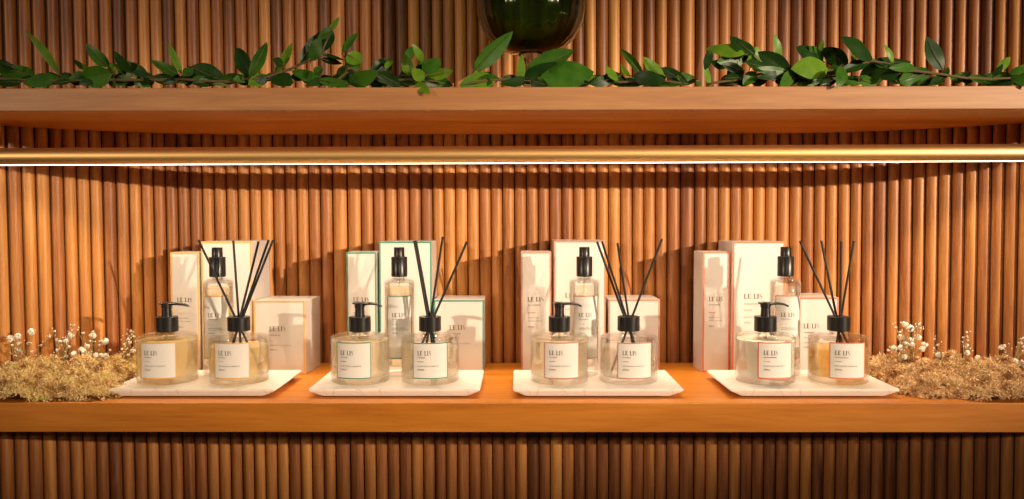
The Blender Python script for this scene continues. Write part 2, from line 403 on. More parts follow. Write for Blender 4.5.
# ------------------------------------------------------------------ cartons
def carton(px0, px1, pyt, Y, kind, rz, trim, scent, what, label, group, depth=None):
    a = at_y(px0, pyt, Y); b = at_y(px1, pyt, Y)
    w_ = (b.x - a.x) / math.cos(rz); h_ = (a.z + b.z) / 2 - ST; d_ = depth or w_
    # pivot = the front corner nearer the middle of the picture
    root = empty('product_box', (0, 0, 0), rz); cx = (a.x + b.x) / 2
    root.location = (cx + math.sin(rz) * -d_ / 2 * 1.0, Y + math.cos(rz) * d_ / 2, ST + .0003)
    tag(root, label, 'box', group)
    x0, x1, y0, y1 = -w_ / 2, w_ / 2, -d_ / 2, d_ / 2
    mb = MB(); mb.box((x0, y0, 0), (x1, y1, h_)); cb = mb.build('carton', M['carton'], root, bevel=.0006)
    mb = MB(); t = .0027; e = y0 - .0003
    for (u0, v0, u1, v1) in ((x0, 0, x1, t), (x0, h_ - t, x1, h_), (x0, t, x0 + t, h_ - t), (x1 - t, t, x1, h_ - t)):
        mb.add([(u0, e, v0), (u1, e, v0), (u1, e, v1), (u0, e, v1)], [(0, 1, 2, 3)])
    tr = mb.build('edge_band', M['trim_' + trim], root)
    # flap seam of the lid
    mb = MB(); mb.box((x0 + .002, y1 - .006, h_ + .0001), (x1 - .002, y1 - .0055, h_ + .0004)); mb.build('flap', M['carton'], root)
    lettering(root, text_block(w_, h_, kind, scent, what), lambda x, y: (x0 + x, y0 - .0004, y), [M['ink'], M['trim_' + trim]])
    return root

# ------------------------------------------------------------------ bottles
TH = .0135                                    # tray top above the shelf
RBOT = .0440
def curved_label(parent, r, w_, z0, z1, ang, trim, kind, scent, what):
    """label wrapped on the glass; ang = facing angle to the right of the front"""
    rr = r + .0004; half = w_ / rr / 2
    lab = MB(); n = 18; t = .0016; us = [0, t] + [t + (w_ - 2 * t) * k / n for k in range(1, n)] + [w_ - t, w_]; vz = [z0, z0 + t, z1 - t, z1]
    P = lambda u, z, q=0: ((rr + q) * math.sin(ang - half + u / rr), -(rr + q) * math.cos(ang - half + u / rr), z)
    for i in range(len(us) - 1):
        for j in range(3):
            edge = i == 0 or i == len(us) - 2 or j != 1
            lab.add([P(us[i], vz[j]), P(us[i + 1], vz[j]), P(us[i + 1], vz[j + 1]), P(us[i], vz[j + 1])], [(0, 1, 2, 3)], 1 if edge else 0, True)
    lo = lab.build('label', [M['paper'], M['trim_' + trim]], parent, auto=False)
    lettering(lo, text_block(w_, z1 - z0, kind, scent, what), lambda x, y: P(x, z0 + y, .0003), [M['ink'], M['trim_' + trim]])
    return lo
def glass_body(parent, r, h, neck, rise, base=.008, wall=.0016):
    c = .0035
    outer = [(0, 0), (r - .004, 0), (r - .001, .0012), (r, .004), (r, h - c), (r - c * .35, h - c * .35), (r - c, h), (neck + .004, h + rise * .5), (neck, h + rise), (neck, h + rise + .006), (neck - .002, h + rise + .006)]
    ri = r - wall
    inner = [(neck - .002, h + rise - .001), (neck + .002, h + rise * .4 - .0025), (ri - 2 * c, h - wall), (ri - c * .5, h - wall - c * .7), (ri, h - wall - 2 * c), (ri, base + .005), (ri - .003, base + .001), (ri - .010, base), (0, base)]
    mb = MB(); mb.lathe(outer + inner, 56); return mb.build('glass_body', M['glass'], parent)
def liquid(parent, r, z0, z1, m):
    mb = MB(); mb.lathe([(0, z0), (r - .006, z0), (r - .002, z0 + .002), (r, z0 + .006), (r, z1 - .0003), (r - .0003, z1), (0, z1)], 56); return mb.build('liquid', m, parent)

def pump_bottle(px0, px1, trim, liq, ang, nozzle, scent, label, Y=1.243):
    cx = (px0 + px1) / 2; p = at_y(cx, 370, Y)
    root = empty('pump_bottle', (p.x, Y, ST + TH)); tag(root, label, 'bottle', 'pump bottles at the front left of the trays')
    r = RBOT; glass_body(root, r, .0705, .013, .005)
    liquid(root, r - .0018, .0083, .0640, liq)
    # pump head: collar, neck, nozzle
    mb = MB(); mb.lathe([(0, .0755), (.0160, .0755), (.0166, .0762), (.0166, .0975), (.0160, .0982), (.0075, .0985), (.0070, .1110), (.0078, .1120), (.0078, .1185), (.0070, .1195), (0, .1198)], 40)
    pts = [(-.0105, 0, .1185), (-.004, 0, .1180), (.008, 0, .1175), (.018, 0, .1178), (.027, 0, .1165), (.0335, 0, .1138)]
    ws = [(.0050, .0014), (.0070, .0026), (.0060, .0024), (.0047, .0022), (.0042, .0019), (.0036, .0016)]
    vs = []
    for (x, y, z), (hw, hh) in zip(pts, ws):
        for k in range(12): q = 2 * math.pi * k / 12; vs.append((x, hw * math.cos(q), z + hh * math.sin(q)))
    fs = [(i * 12 + k, i * 12 + (k + 1) % 12, (i + 1) * 12 + (k + 1) % 12, (i + 1) * 12 + k) for i in range(5) for k in range(12)] + [tuple(range(12)), tuple(range(60, 72))]
    rz = nozzle; vs = [(x * math.cos(rz) - y * math.sin(rz), x * math.sin(rz) + y * math.cos(rz), z) for x, y, z in vs]
    mb.add(vs, fs, 0, True); mb.build('pump_head', M['black'], root)
    mb = MB(); mb.tube([(0, 0, .0755), (0, 0, .040), (.006, 0, .012)], .0022); mb.build('dip_tube', M['pale'], root)
    curved_label(root, r, .0550, .0105, .0645, ang, trim, 'bottle', scent, 'SABONETE LIQUIDO')
    return root

def diffuser(px0, px1, trim, liq, level, ang, scent, label, reeds, colour_word, Y=1.243):
    cx = (px0 + px1) / 2; p = at_y(cx, 370, Y)
    root = empty('reed_diffuser', (p.x, Y, ST + TH)); tag(root, label, 'diffuser', 'reed diffuser bottles at the front right of the trays')
    r = RBOT; glass_body(root, r, .0690, .013, .006)
    liquid(root, r - .0018, .0083, level, liq)
    mb = MB(); mb.lathe([(.0135, .0765), (.0162, .0765), (.0168, .0772), (.0168, .0975), (.0162, .0982), (.0090, .0982), (.0086, .0976), (.0086, .0935), (.0108, .0930), (.0135, .0930), (.0135, .0765)], 40)
    mb.build('collar', M['black'], root)
    curved_label(root, r, .0550, .0105, .0640, ang, trim, 'bottle', scent, 'DIFUSOR DE AMBIENTE')
    n = len(reeds)
    for i, (tx, ty, ex, ey, tw) in enumerate(reeds):
        tip = at_y(tx, ty, Y + ey)                     # upper end
        hole = Vector((p.x + ex, Y + ey * .12 + .0035 * (i % 2 * 2 - 1) * .5, ST + TH + .0955))
        d = (hole - tip); k = (ST + TH + .0105 - tip.z) / d.z; low = tip + d * k
        rr = math.hypot(low.x - p.x, low.y - Y)
        if rr > r - .0065:
            # stop where the reed meets the glass
            lo_, hi_ = 1.0, k
            for _ in range(30):
                mid = (lo_ + hi_) / 2; q = tip + d * mid
                if math.hypot(q.x - p.x, q.y - Y) > r - .0065: hi_ = mid
                else: lo_ = mid
            low = tip + d * lo_
        mb = MB(); mb.tube([(0, 0, 0), tip - low], .0018, 8); o = mb.build('reed_stick', M['reed']); o.location = low
        tag(o, 'thin black reed ' + tw + ' in the ' + colour_word + ' diffuser bottle', 'reed', 'black reeds in the ' + colour_word + ' diffuser')
    return root

def spray_bottle(px0, px1, trim, ang, scent, label, Y=1.292, tip=0.0):
    cx = (px0 + px1) / 2; p = at_y(cx, 340, Y)
    root = empty('spray_bottle', (p.x, Y, ST + TH)); tag(root, label, 'bottle', 'tall spray bottles at the back of the trays')
    r = .0238; glass_body(root, r, .1500, .0095, .0045, base=.014, wall=.0015)
    liquid(root, r - .0017, .0143, .1400, M['water'] if trim in ('rose', 'coral') else M['pale'])
    mb = MB(); mb.lathe([(0, .1555), (.0120, .1555), (.0126, .1562), (.0126, .1860), (.0120, .1868), (.0084, .1870), (.0082, .2010), (.0076, .2018), (0, .2018)], 36)
    mb.build('spray_head', M['black'], root)
    mb = MB(); mb.tube([(0, 0, .1555), (0, 0, .05), (.004, 0, .018)], .0014); mb.build('dip_tube', M['pale'], root)
    curved_label(root, r, .0430, .0285, .1270, ang, trim, 'spray', scent, '')
    return root

# ------------------------------------------------------------------ trays
def tray(px0, px1, label):
    zt = ST + TH; a = at_z(px0, 389, zt); b = at_z(px1, 389, zt)
    Y0 = (a.y + b.y) / 2; w_ = b.x - a.x; d_ = .150; cx = (a.x + b.x) / 2
    mb = MB(); n = 4
    def ring(ins, z, rad):
        x1, y1 = w_ / 2 - ins, d_ / 2 - ins * .35; pts = []
        for (sx, sy, a0) in ((1, 1, 0), (-1, 1, 90), (-1, -1, 180), (1, -1, 270)):
            for k in range(n + 1):
                q = R(a0 + 90 * k / n); pts.append((sx * (x1 - rad) + rad * math.cos(q), sy * (y1 - rad) + rad * math.sin(q), z))
        return pts
    prof = [(.019, .002, .005), (.0160, .0025, .004), (.0010, .0100, .003), (0, .0112, .003), (0, TH - .0012, .004), (.0012, TH, .003), (.010, TH, .003)]
    N = 4 * (n + 1); vs = []; fs = []
    for ins, z, rad in prof: vs += ring(ins, z, rad)
    for j in range(len(prof) - 1):
        for k in range(N): k2 = (k + 1) % N; fs.append((j * N + k, j * N + k2, (j + 1) * N + k2, (j + 1) * N + k))
    fs.append(tuple(range(N))[::-1]); fs.append(tuple(range((len(prof) - 1) * N, len(prof) * N)))
    mb.add(vs, fs)
    root = empty('marble_tray', (cx, Y0 + d_ / 2, ST)); tag(root, label, 'tray', 'marble trays on the lower shelf')
    o = mb.build('slab', M['marble'], root)
    for sx in (-1, 1):
        for sy in (-1, 1):
            f = MB(); f.lathe([(0, 0), (.008, 0), (.009, .001), (.009, .0019), (0, .0019)], 20, c=(sx * (w_ / 2 - .036), sy * (d_ / 2 - .032), .0001)); f.build('foot', M['marble'], root)
    return root

tray(107, 275, 'white marble tray under the gold-labelled bottles, leftmost of the four')
tray(308, 480, 'white marble tray under the green-labelled bottles')
tray(513, 684, 'white marble tray under the rose-brown-labelled bottles')
tray(730, 900, 'white marble tray under the coral-labelled bottles, rightmost of the four')

SC = dict(gold='VANILLA', green='VETIVER', rose='FLORES', coral='MANDARINA')
CW = dict(gold='gold-trimmed', green='green-trimmed', rose='rose-brown-trimmed', coral='coral-trimmed')
boxes = [
    (170, 198.7, 252.5, 1.375, 'thin', 0.03, 'gold', .050), (200.5, 251.8, 241.6, 1.372, 'wide', 0.05, 'gold', .085), (252.8, 305.0, 300.8, 1.364, 'short', 0.06, 'gold', .085),
    (346.3, 376.3, 252.3, 1.378, 'thin', 0.0, 'green', .050), (379, 431.5, 241.8, 1.384, 'wide', 0.0, 'green', .085), (433.8, 484, 300.2, 1.386, 'short', 0.0, 'green', .083),
    (521, 551.3, 252, 1.378, 'thin', 0.0, 'rose', .050), (553.8, 605.8, 240.9, 1.388, 'wide', 0.0, 'rose', .082), (608.6, 660, 299.6, 1.388, 'short', 0.0, 'rose', .082),
    (702.8, 730.6, 251.9, 1.384, 'thin', -.10, 'coral', .050), (732.6, 785.6, 241.8, 1.380, 'wide', -.04, 'coral', .085), (788, 839, 297.6, 1.384, 'short', -.02, 'coral', .083)]
for (x0, x1, yt, Y, kd, rz, tr, dp) in boxes:
    lab = {'thin': 'tall narrow cream box with %s edges standing at the back' % tr, 'wide': 'tall wide cream box with %s edges behind the spray bottle' % tr,
           'short': 'short square cream box with %s edges behind the reed diffuser' % tr}[kd].replace('rose', 'rose-brown')
    grp = {'thin': 'tall narrow cream boxes', 'wide': 'tall wide cream boxes', 'short': 'short square cream boxes'}[kd]
    wt = 'DIFUSOR DE AMBIENTE' if kd == 'wide' else 'SABONETE LIQUIDO'
    carton(x0, x1, yt, Y, kd, -rz, tr, SC[tr], wt, lab, grp, dp)

pump_bottle(137.5, 198, 'gold', M['yellow'], .06, .05, SC['gold'], 'clear pump bottle of pale yellow soap with gold-edged label and black pump')
pump_bottle(330, 390.5, 'green', M['pale'], -.06, .0, SC['green'], 'clear pump bottle with green-edged label and black pump')
pump_bottle(530.8, 588, 'rose', M['pale'], .036, .0, SC['rose'], 'clear pump bottle with rose-brown-edged label and black pump')
pump_bottle(736, 794, 'coral', M['cream'], .09, -.1, SC['coral'], 'pump bottle of opaque cream soap with coral-edged label and black pump')
spray_bottle(203, 234, 'gold', .20, SC['gold'], 'tall slim spray bottle with gold-edged label and black cap')
spray_bottle(384.4, 415.2, 'green', .14, SC['green'], 'tall slim spray bottle with green-edged label and black cap')
spray_bottle(569.2, 599.2, 'rose', .06, SC['rose'], 'tall slim spray bottle with rose-brown-edged label and black cap')
spray_bottle(769, 800.6, 'coral', -.07, SC['coral'], 'tall slim spray bottle with coral-edged label and black cap')
diffuser(210, 269, 'gold', M['yellow'], .054, .05, SC['gold'], 'clear reed diffuser bottle of yellow oil with gold-edged label and five black reeds',
         [(198.5, 240, -.004, .0, 'leaning far left'), (233.3, 240.5, -.001, .010, 'standing nearly upright'), (258.6, 241.5, .002, .004, 'leaning right, leftmost of the three rightward ones'), (268.6, 240, .004, -.012, 'leaning right, middle of the three rightward ones'), (273.0, 240, .006, .0, 'leaning farthest right')], CW['gold'])
diffuser(401.5, 459, 'green', M['pale'], .052, .108, SC['green'], 'clear reed diffuser bottle with green-edged label and black reeds',
         [(414.2, 240.5, -.003, -.001, 'leaning left, front of a touching pair'), (415.9, 240.5, -.0005, .001, 'leaning left, right of a touching pair'), (442.8, 236.8, .001, .004, 'leaning slightly right'), (467, 241.5, .005, .0, 'leaning farthest right')], CW['green'])
diffuser(599.8, 657, 'rose', M['water'], .053, .104, SC['rose'], 'clear reed diffuser bottle of colourless oil with rose-brown-edged label and four black reeds',
         [(597, 241.5, -.006, .004, 'leaning farthest left'), (602, 241.5, -.003, -.010, 'leaning left beside the leftmost one'), (617.5, 243, .0, .008, 'leaning slightly left'), (662, 239, .005, .0, 'leaning right')], CW['rose'])
diffuser(808, 868, 'coral', M['amber'], .051, -.036, SC['coral'], 'clear reed diffuser bottle of golden oil with coral-edged label and four black reeds',
         [(799.8, 241, -.005, .0, 'leaning farthest left'), (821.3, 240.5, -.002, .008, 'leaning slightly left'), (841.3, 241.3, .001, -.008, 'standing nearly upright'), (853.8, 241, .004, .0, 'leaning right')], CW['coral'])

# ------------------------------------------------------------------ green goblet
gz = US_T; gp = at_y(531, 60, 1.30)
gb = empty('glass_goblet', (gp.x, 1.30, gz)); tag(gb, 'dark green ribbed glass goblet on a clear foot among the leaves', 'goblet')
def bowlr(z): pass
zb = at_y(531, 55, 1.30).z - gz
outer = [(0, zb)] + [(a, zb + b) for a, b in ((.018, .001), (.034, .004), (.052, .012), (.066, .024), (.075, .038), (.081, .052), (.0833, .064), (.0842, .080), (.0845, .10), (.0845, .14), (.083, .19))]
prof = outer + [(r - .003, z) for r, z in reversed(outer[2:])] + [(0, zb + .007)]
mb = MB(); n = 96; rings = []; vs = []; fs = []
for i, (r, z) in enumerate(prof):
    if r < 1e-6: rings.append([len(vs)]); vs.append((0, 0, z)); continue
    rings.append(list(range(len(vs), len(vs) + n)))
    for k in range(n):
        q = 2 * math.pi * k / n; rib = (.0007 * math.cos(24 * q)) if 2 < i < 18 else 0
        vs.append(((r + rib) * math.cos(q), (r + rib) * math.sin(q), z))
for Aq, Bq in zip(rings, rings[1:]):
    for k in range(n):
        k2 = (k + 1) % n
        if len(Aq) == 1: fs.append((Aq[0], Bq[k2], Bq[k]))
        elif len(Bq) == 1: fs.append((Aq[k], Aq[k2], Bq[0]))
        else: fs.append((Aq[k], Aq[k2], Bq[k2], Bq[k]))
mb.add(vs, fs, 0, True); mb.build('bowl', M['green_glass'], gb, auto=False)
mb = MB(); mb.lathe([(0, 0), (.038, 0), (.039, .002), (.034, .0045), (.016, .009), (.011, zb * .5), (.013, zb * .8), (.019, zb - .0005), (0, zb - .0005)], 40); fo = mb.build('foot', M['stem_glass'], gb); fo['label'] = 'clear glass stem and foot'

# ------------------------------------------------------------------ leafy branches
def leaf(mb, base, tip, wd, mi, rr, roll=None):
    ax = tip - base; L_ = ax.length; ax.normalize()
    side = ax.cross(Vector((0, 1, 0))).normalized()
    roll = rr.uniform(-.6, .6) if roll is None else roll
    nrm = side.cross(ax).normalized()
    side = (side * math.cos(roll) + nrm * math.sin(roll)); nrm = side.cross(ax).normalized()
    if nrm.y > 0: nrm = -nrm
    wd = wd / max(.55, math.cos(roll)); bend = rr.uniform(-.10, .10) * L_; cup = rr.uniform(-.12, .30)
    nl, nw = 10, 4; vs = []; wave = rr.uniform(0, 6)
    for i in range(nl + 1):
        t = i / nl; hw = wd / 2 * (math.sin(math.pi * t ** .85) ** .72 if 0 < t < 1 else 0)
        hw = max(hw, .0004)
        c = base + ax * (L_ * t) + nrm * (bend * 4 * t * (1 - t))
        for j in range(-nw, nw + 1):
            s = j / nw
            vs.append(c + side * (hw * s) + nrm * (-cup * hw * (1 - abs(s)) * 1.0 + .06 * hw * math.sin(wave + 9 * t) * s))
    m2 = 2 * nw + 1
    fs = [(i * m2 + j, i * m2 + j + 1, (i + 1) * m2 + j + 1, (i + 1) * m2 + j) for i in range(nl) for j in range(m2 - 1)]
    mb.add(vs, fs, mi, True)
    mb.tube([base - ax * .004, base + ax * L_ * .9], [.0007, .0002], 5, 3)
PX = 1.19 / F
def branch(name_label, leaves, stem, seed, back=0.0):
    rr = random.Random(seed); Ys = 1.188 + back
    s0 = at_y(*stem[len(stem) // 2], Ys)
    root = empty('leafy_branch', (s0.x, Ys, US_T)); tag(root, name_label, 'branch', 'leafy green branches along the upper shelf')
    O = Vector((s0.x, Ys, US_T)); mb = MB()
    for (tx, ty, bx_, by_, wd, kd) in leaves:
        yb = Ys + rr.uniform(-.012, .012); yt = yb + rr.uniform(-.022, .022)
        if ty > 86 or by_ > 86: yb = YF - .001 + (0 if by_ > 86 else .012); yt = YF - .010
        yt = max(yt, YF - .012)
        B_ = at_y(bx_, by_, yb); T_ = at_y(tx, ty, yt)
        for q in (B_, T_):
            if q.y > YF and q.z < US_T + .003: q.z = US_T + .003
        leaf(mb, B_ - O, T_ - O, wd * 1.22 * PX, 'bmd'.index(kd), rr)
    for k in range(len(stem) - 1):            # small dark leaves lying low along the stem
        for _ in range(max(2, int((stem[k + 1][0] - stem[k][0]) / 8))):
            f = rr.random(); x = stem[k][0] * (1 - f) + stem[k + 1][0] * f; yy = min(rr.uniform(77, 83), 84)
            dx = rr.choice((-1, 1)) * rr.uniform(11, 20); yb = Ys + rr.uniform(-.006, .03)
            B_ = at_y(x, yy, yb); T_ = at_y(x + dx, min(yy + rr.uniform(-6, 3), 84), min(yb + rr.uniform(-.02, .02), 1.205))
            for q in (B_, T_): q.z = max(q.z, US_T + .004); q.y = max(q.y, YF + .004)
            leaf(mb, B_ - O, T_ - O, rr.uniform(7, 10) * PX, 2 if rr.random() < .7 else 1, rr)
    mb.build('foliage', [M['leaf_b'], M['leaf_m'], M['leaf_d'], M['stem']], root, auto=False)
    mb = MB(); pts = []
    for (x, y) in stem:
        q = at_y(x, y, Ys); q.z = max(q.z, US_T + .0025); pts.append(q - O)
    mb.tube(pts, [.0019] * (len(pts) - 1) + [.0009], 7)
    mb.build('stem', M['stem'], root)
branch('leafy branch at the far left end of the upper shelf with one tall curved leaf', [
    (25.6, 31.3, 59.4, 74, 8, 'b'), (-6, 64, 33, 76, 15, 'm'), (23, 84, 60, 78, 12, 'm'), (-5, 60, 15, 69, 6, 'd'), (-6, 82, 22, 82, 7, 'd'),
    (52, 83, 72, 81, 5, 'd'), (48, 72, 60, 78, 3, 'd')], [(-8, 78), (20, 80), (45, 80), (75, 82)], 1)
branch('leafy branch between the far left end and the narrow upright leaf pair', [
    (73, 59, 90, 71, 5, 'b'), (69, 80, 87, 73, 8, 'm'), (78, 80, 112, 74, 17, 'm'), (85.7, 43.3, 109, 67, 9, 'm'), (107, 81, 113, 67, 9, 'b'), (113.8, 50.8, 131, 73, 8, 'd'),
    (108, 63.5, 141, 76, 7, 'b'), (123.5, 60.5, 142, 78, 7, 'b'), (126, 62.5, 149, 77, 9, 'd'), (103, 73, 116, 84, 10, 'm'), (112, 84.5, 131, 79, 6, 'm'), (134, 84, 155, 77, 11, 'm'), (176, 83, 152, 77, 8, 'd'), (85, 82, 70, 82, 5, 'd')],
    [(70, 81), (95, 79), (120, 80), (150, 80), (178, 81)], 2)
branch('leafy branch with a narrow upright leaf left of the broad dark round leaf', [
    (168.6, 43.3, 181.4, 74, 6, 'b'), (150.6, 59.8, 178, 74, 8, 'm'), (226, 82, 190, 67, 18, 'd'), (186, 86, 192, 70, 10, 'd'), (183, 76, 192, 68, 7, 'm'), (215, 84, 191, 79, 9, 'm'),
    (243, 76, 219, 82, 8, 'm'), (229, 85, 212, 84, 3, 'b'), (236.6, 48, 251, 75, 14, 'd'), (162, 83, 180, 78, 5, 'd')], [(150, 80), (180, 79), (205, 81), (235, 82), (252, 77)], 3)
branch('tall reaching leafy branch left of centre whose tip is the highest leaf', [
    (267, 42.3, 249.5, 77, 10, 'm'), (292, 42.3, 275, 73, 9, 'b'), (272.7, 59, 283, 65, 7, 'd'), (248, 85, 268, 76, 12, 'b'), (233, 80, 250, 77, 8, 'm'), (291, 86, 274, 75, 14, 'd'),
    (327, 85.5, 292, 71, 10, 'm'), (339, 17.4, 330, 31, 4.5, 'b'), (318, 38, 333, 29, 9, 'm'), (322, 52, 332, 30, 10, 'd'), (320, 32, 300, 63, 9, 'd'), (321, 37, 311, 61, 12, 'm'), (314, 75, 322, 67, 9, 'm'),
    (342, 64, 321, 59, 5, 'd'), (337, 79, 347, 66, 8, 'm'), (305, 86, 327, 80, 7, 'd'), (350, 84, 318, 80, 8, 'm')], [(248, 80), (267, 77), (290, 69), (305, 62), (320, 56), (331, 31)], 4)
branch('dense leafy clump left of the green goblet with a leaf hanging over the shelf edge', [
    (358.5, 32.5, 342.8, 53, 7, 'm'), (362, 63, 347, 54, 13, 'b'), (361, 70, 345, 57, 9, 'm'), (337, 80, 347, 69, 7, 'm'), (378, 71, 349, 84, 12, 'm'), (392, 60, 371, 76, 14, 'd'), (392, 60, 386, 69, 6, 'b'), (330, 82, 347, 85, 7, 'm'),
    (402, 86, 377, 73, 10, 'd'), (404, 54, 409, 75, 10, 'b'), (413, 47, 406, 60, 7, 'm'), (412.4, 44.2, 423, 62, 6, 'b'), (424, 60, 419, 76, 9, 'm'), (440, 59, 424, 73, 14, 'm'), (412, 69, 424, 80, 10, 'b'),
    (453, 71, 427, 77, 9, 'b'), (453, 86, 429, 79, 9, 'm'), (430, 94, 416, 83, 8, 'b'), (397, 77, 421, 83, 10, 'd'), (388, 85, 362, 80, 9, 'd'), (440, 85, 420, 80, 7, 'd'), (344, 60, 322, 54, 3, 'd')],
    [(335, 82), (350, 70), (372, 78), (395, 80), (420, 79), (440, 82)], 5)
branch('broad-leaved branch lying in front of the green goblet', [
    (512.8, 31.4, 474, 71, 14, 'm'), (459, 85.5, 496, 80, 17, 'b'), (522, 54, 520, 85, 7, 'b'), (574, 50, 525, 75, 18, 'm'), (594, 72, 540, 79, 27, 'm'), (557, 62, 522, 78, 9, 'd'), (601, 75, 584, 83, 8, 'b'),
    (470, 84, 492, 74, 10, 'd'), (500, 84, 530, 80, 7, 'd'), (548, 86, 528, 79, 9, 'd')], [(470, 83), (495, 80), (525, 79), (550, 78), (585, 82)], 6, -.012)
branch('low dark leafy branch right of the green goblet', [
    (590, 84.5, 618, 77, 9, 'd'), (605, 65.8, 618, 81, 7, 'b'), (621, 64, 630, 77, 5, 'b'), (620, 48.4, 643, 76, 6, 'm'), (666, 81, 633, 76, 12, 'd'), (643, 57, 664, 79, 10, 'b'), (688, 83, 661, 68, 9, 'd'),
    (650, 81, 613, 84, 8, 'm'), (684, 83, 657, 84, 5, 'm'), (696, 80, 701, 86, 4, 'm'), (640, 85, 620, 80, 8, 'd'), (668, 86, 640, 80, 8, 'd'), (608, 72, 626, 82, 7, 'd')], [(595, 83), (625, 82), (655, 80), (690, 84)], 7)
branch('glossy leafy branch right of centre with broad bright curled leaves', [
    (706, 48.5, 745, 54, 12, 'b'), (717, 62, 749, 56, 13, 'm'), (730, 36, 755, 55, 14, 'd'), (711, 61, 729, 66, 9, 'm'), (705, 70, 711, 50, 7, 'd'), (710, 86, 705, 66, 6, 'b'), (757.8, 46.5, 750, 68, 12, 'b'), (773.5, 33.5, 780, 62, 7, 'b'),
    (758, 52, 790, 72, 14, 'd'), (752, 69, 789, 72, 7, 'm'), (733, 85, 737, 64, 13, 'd'), (743, 85, 756, 72, 10, 'm'), (757, 78, 786, 73, 7, 'd'), (780, 85, 797, 73, 11, 'm'), (722, 64, 742, 70, 8, 'd'), (745, 62, 768, 68, 10, 'd'), (718, 85, 735, 84, 4, 'd')],
    [(712, 83), (735, 80), (760, 74), (788, 72)], 8)
branch('dense dark leafy branch right of the curled leaves', [
    (796, 47, 819, 63, 15, 'd'), (809, 46, 823, 61, 9, 'm'), (823, 48, 848, 66, 14, 'd'), (822, 49, 836, 66, 7, 'm'), (823, 40, 820, 51, 4, 'b'), (791, 69, 828, 69, 19, 'b'), (799, 69, 826, 66, 12, 'd'), (796, 85, 828, 75, 10, 'm'),
    (840.4, 37.5, 873, 59, 16, 'd'), (852, 52, 855, 65, 4, 'b'), (837, 87.5, 843, 67, 11, 'm'), (838, 74, 868, 62, 9, 'd'), (860, 74, 889, 70, 20, 'm'), (911, 62, 873, 62, 11, 'd'), (884, 44.5, 893, 63, 5, 'b'), (904, 67, 887, 72, 9, 'm'), (861, 84, 841, 81, 4, 'm'), (820, 85, 838, 78, 8, 'd'), (878, 85, 858, 78, 9, 'm'), (790, 82, 801, 72, 8, 'd'), (826, 75, 840, 66, 9, 'm')],
    [(795, 78), (820, 72), (845, 67), (872, 61), (892, 64)], 9)
branch('thin leafy branch reaching the right end of the upper shelf', [
    (898, 82, 931, 72, 15, 'm'), (926, 36.5, 943, 70, 14, 'd'), (948, 67, 944, 79, 5, 'm'), (1010, 57, 998, 71, 7, 'b'), (977, 80, 1016, 79, 13, 'm'), (1031, 65, 1009, 74, 7, 'm'), (1032, 87, 1011, 76, 10, 'm'), (889, 68, 915, 68, 8, 'm'), (900, 84, 886, 74, 8, 'd'), (930, 85, 944, 76, 7, 'd'), (1003, 64, 993, 77, 6, 'd')],
    [(885, 72), (915, 71), (940, 74), (965, 78), (990, 79), (1030, 77)], 10)

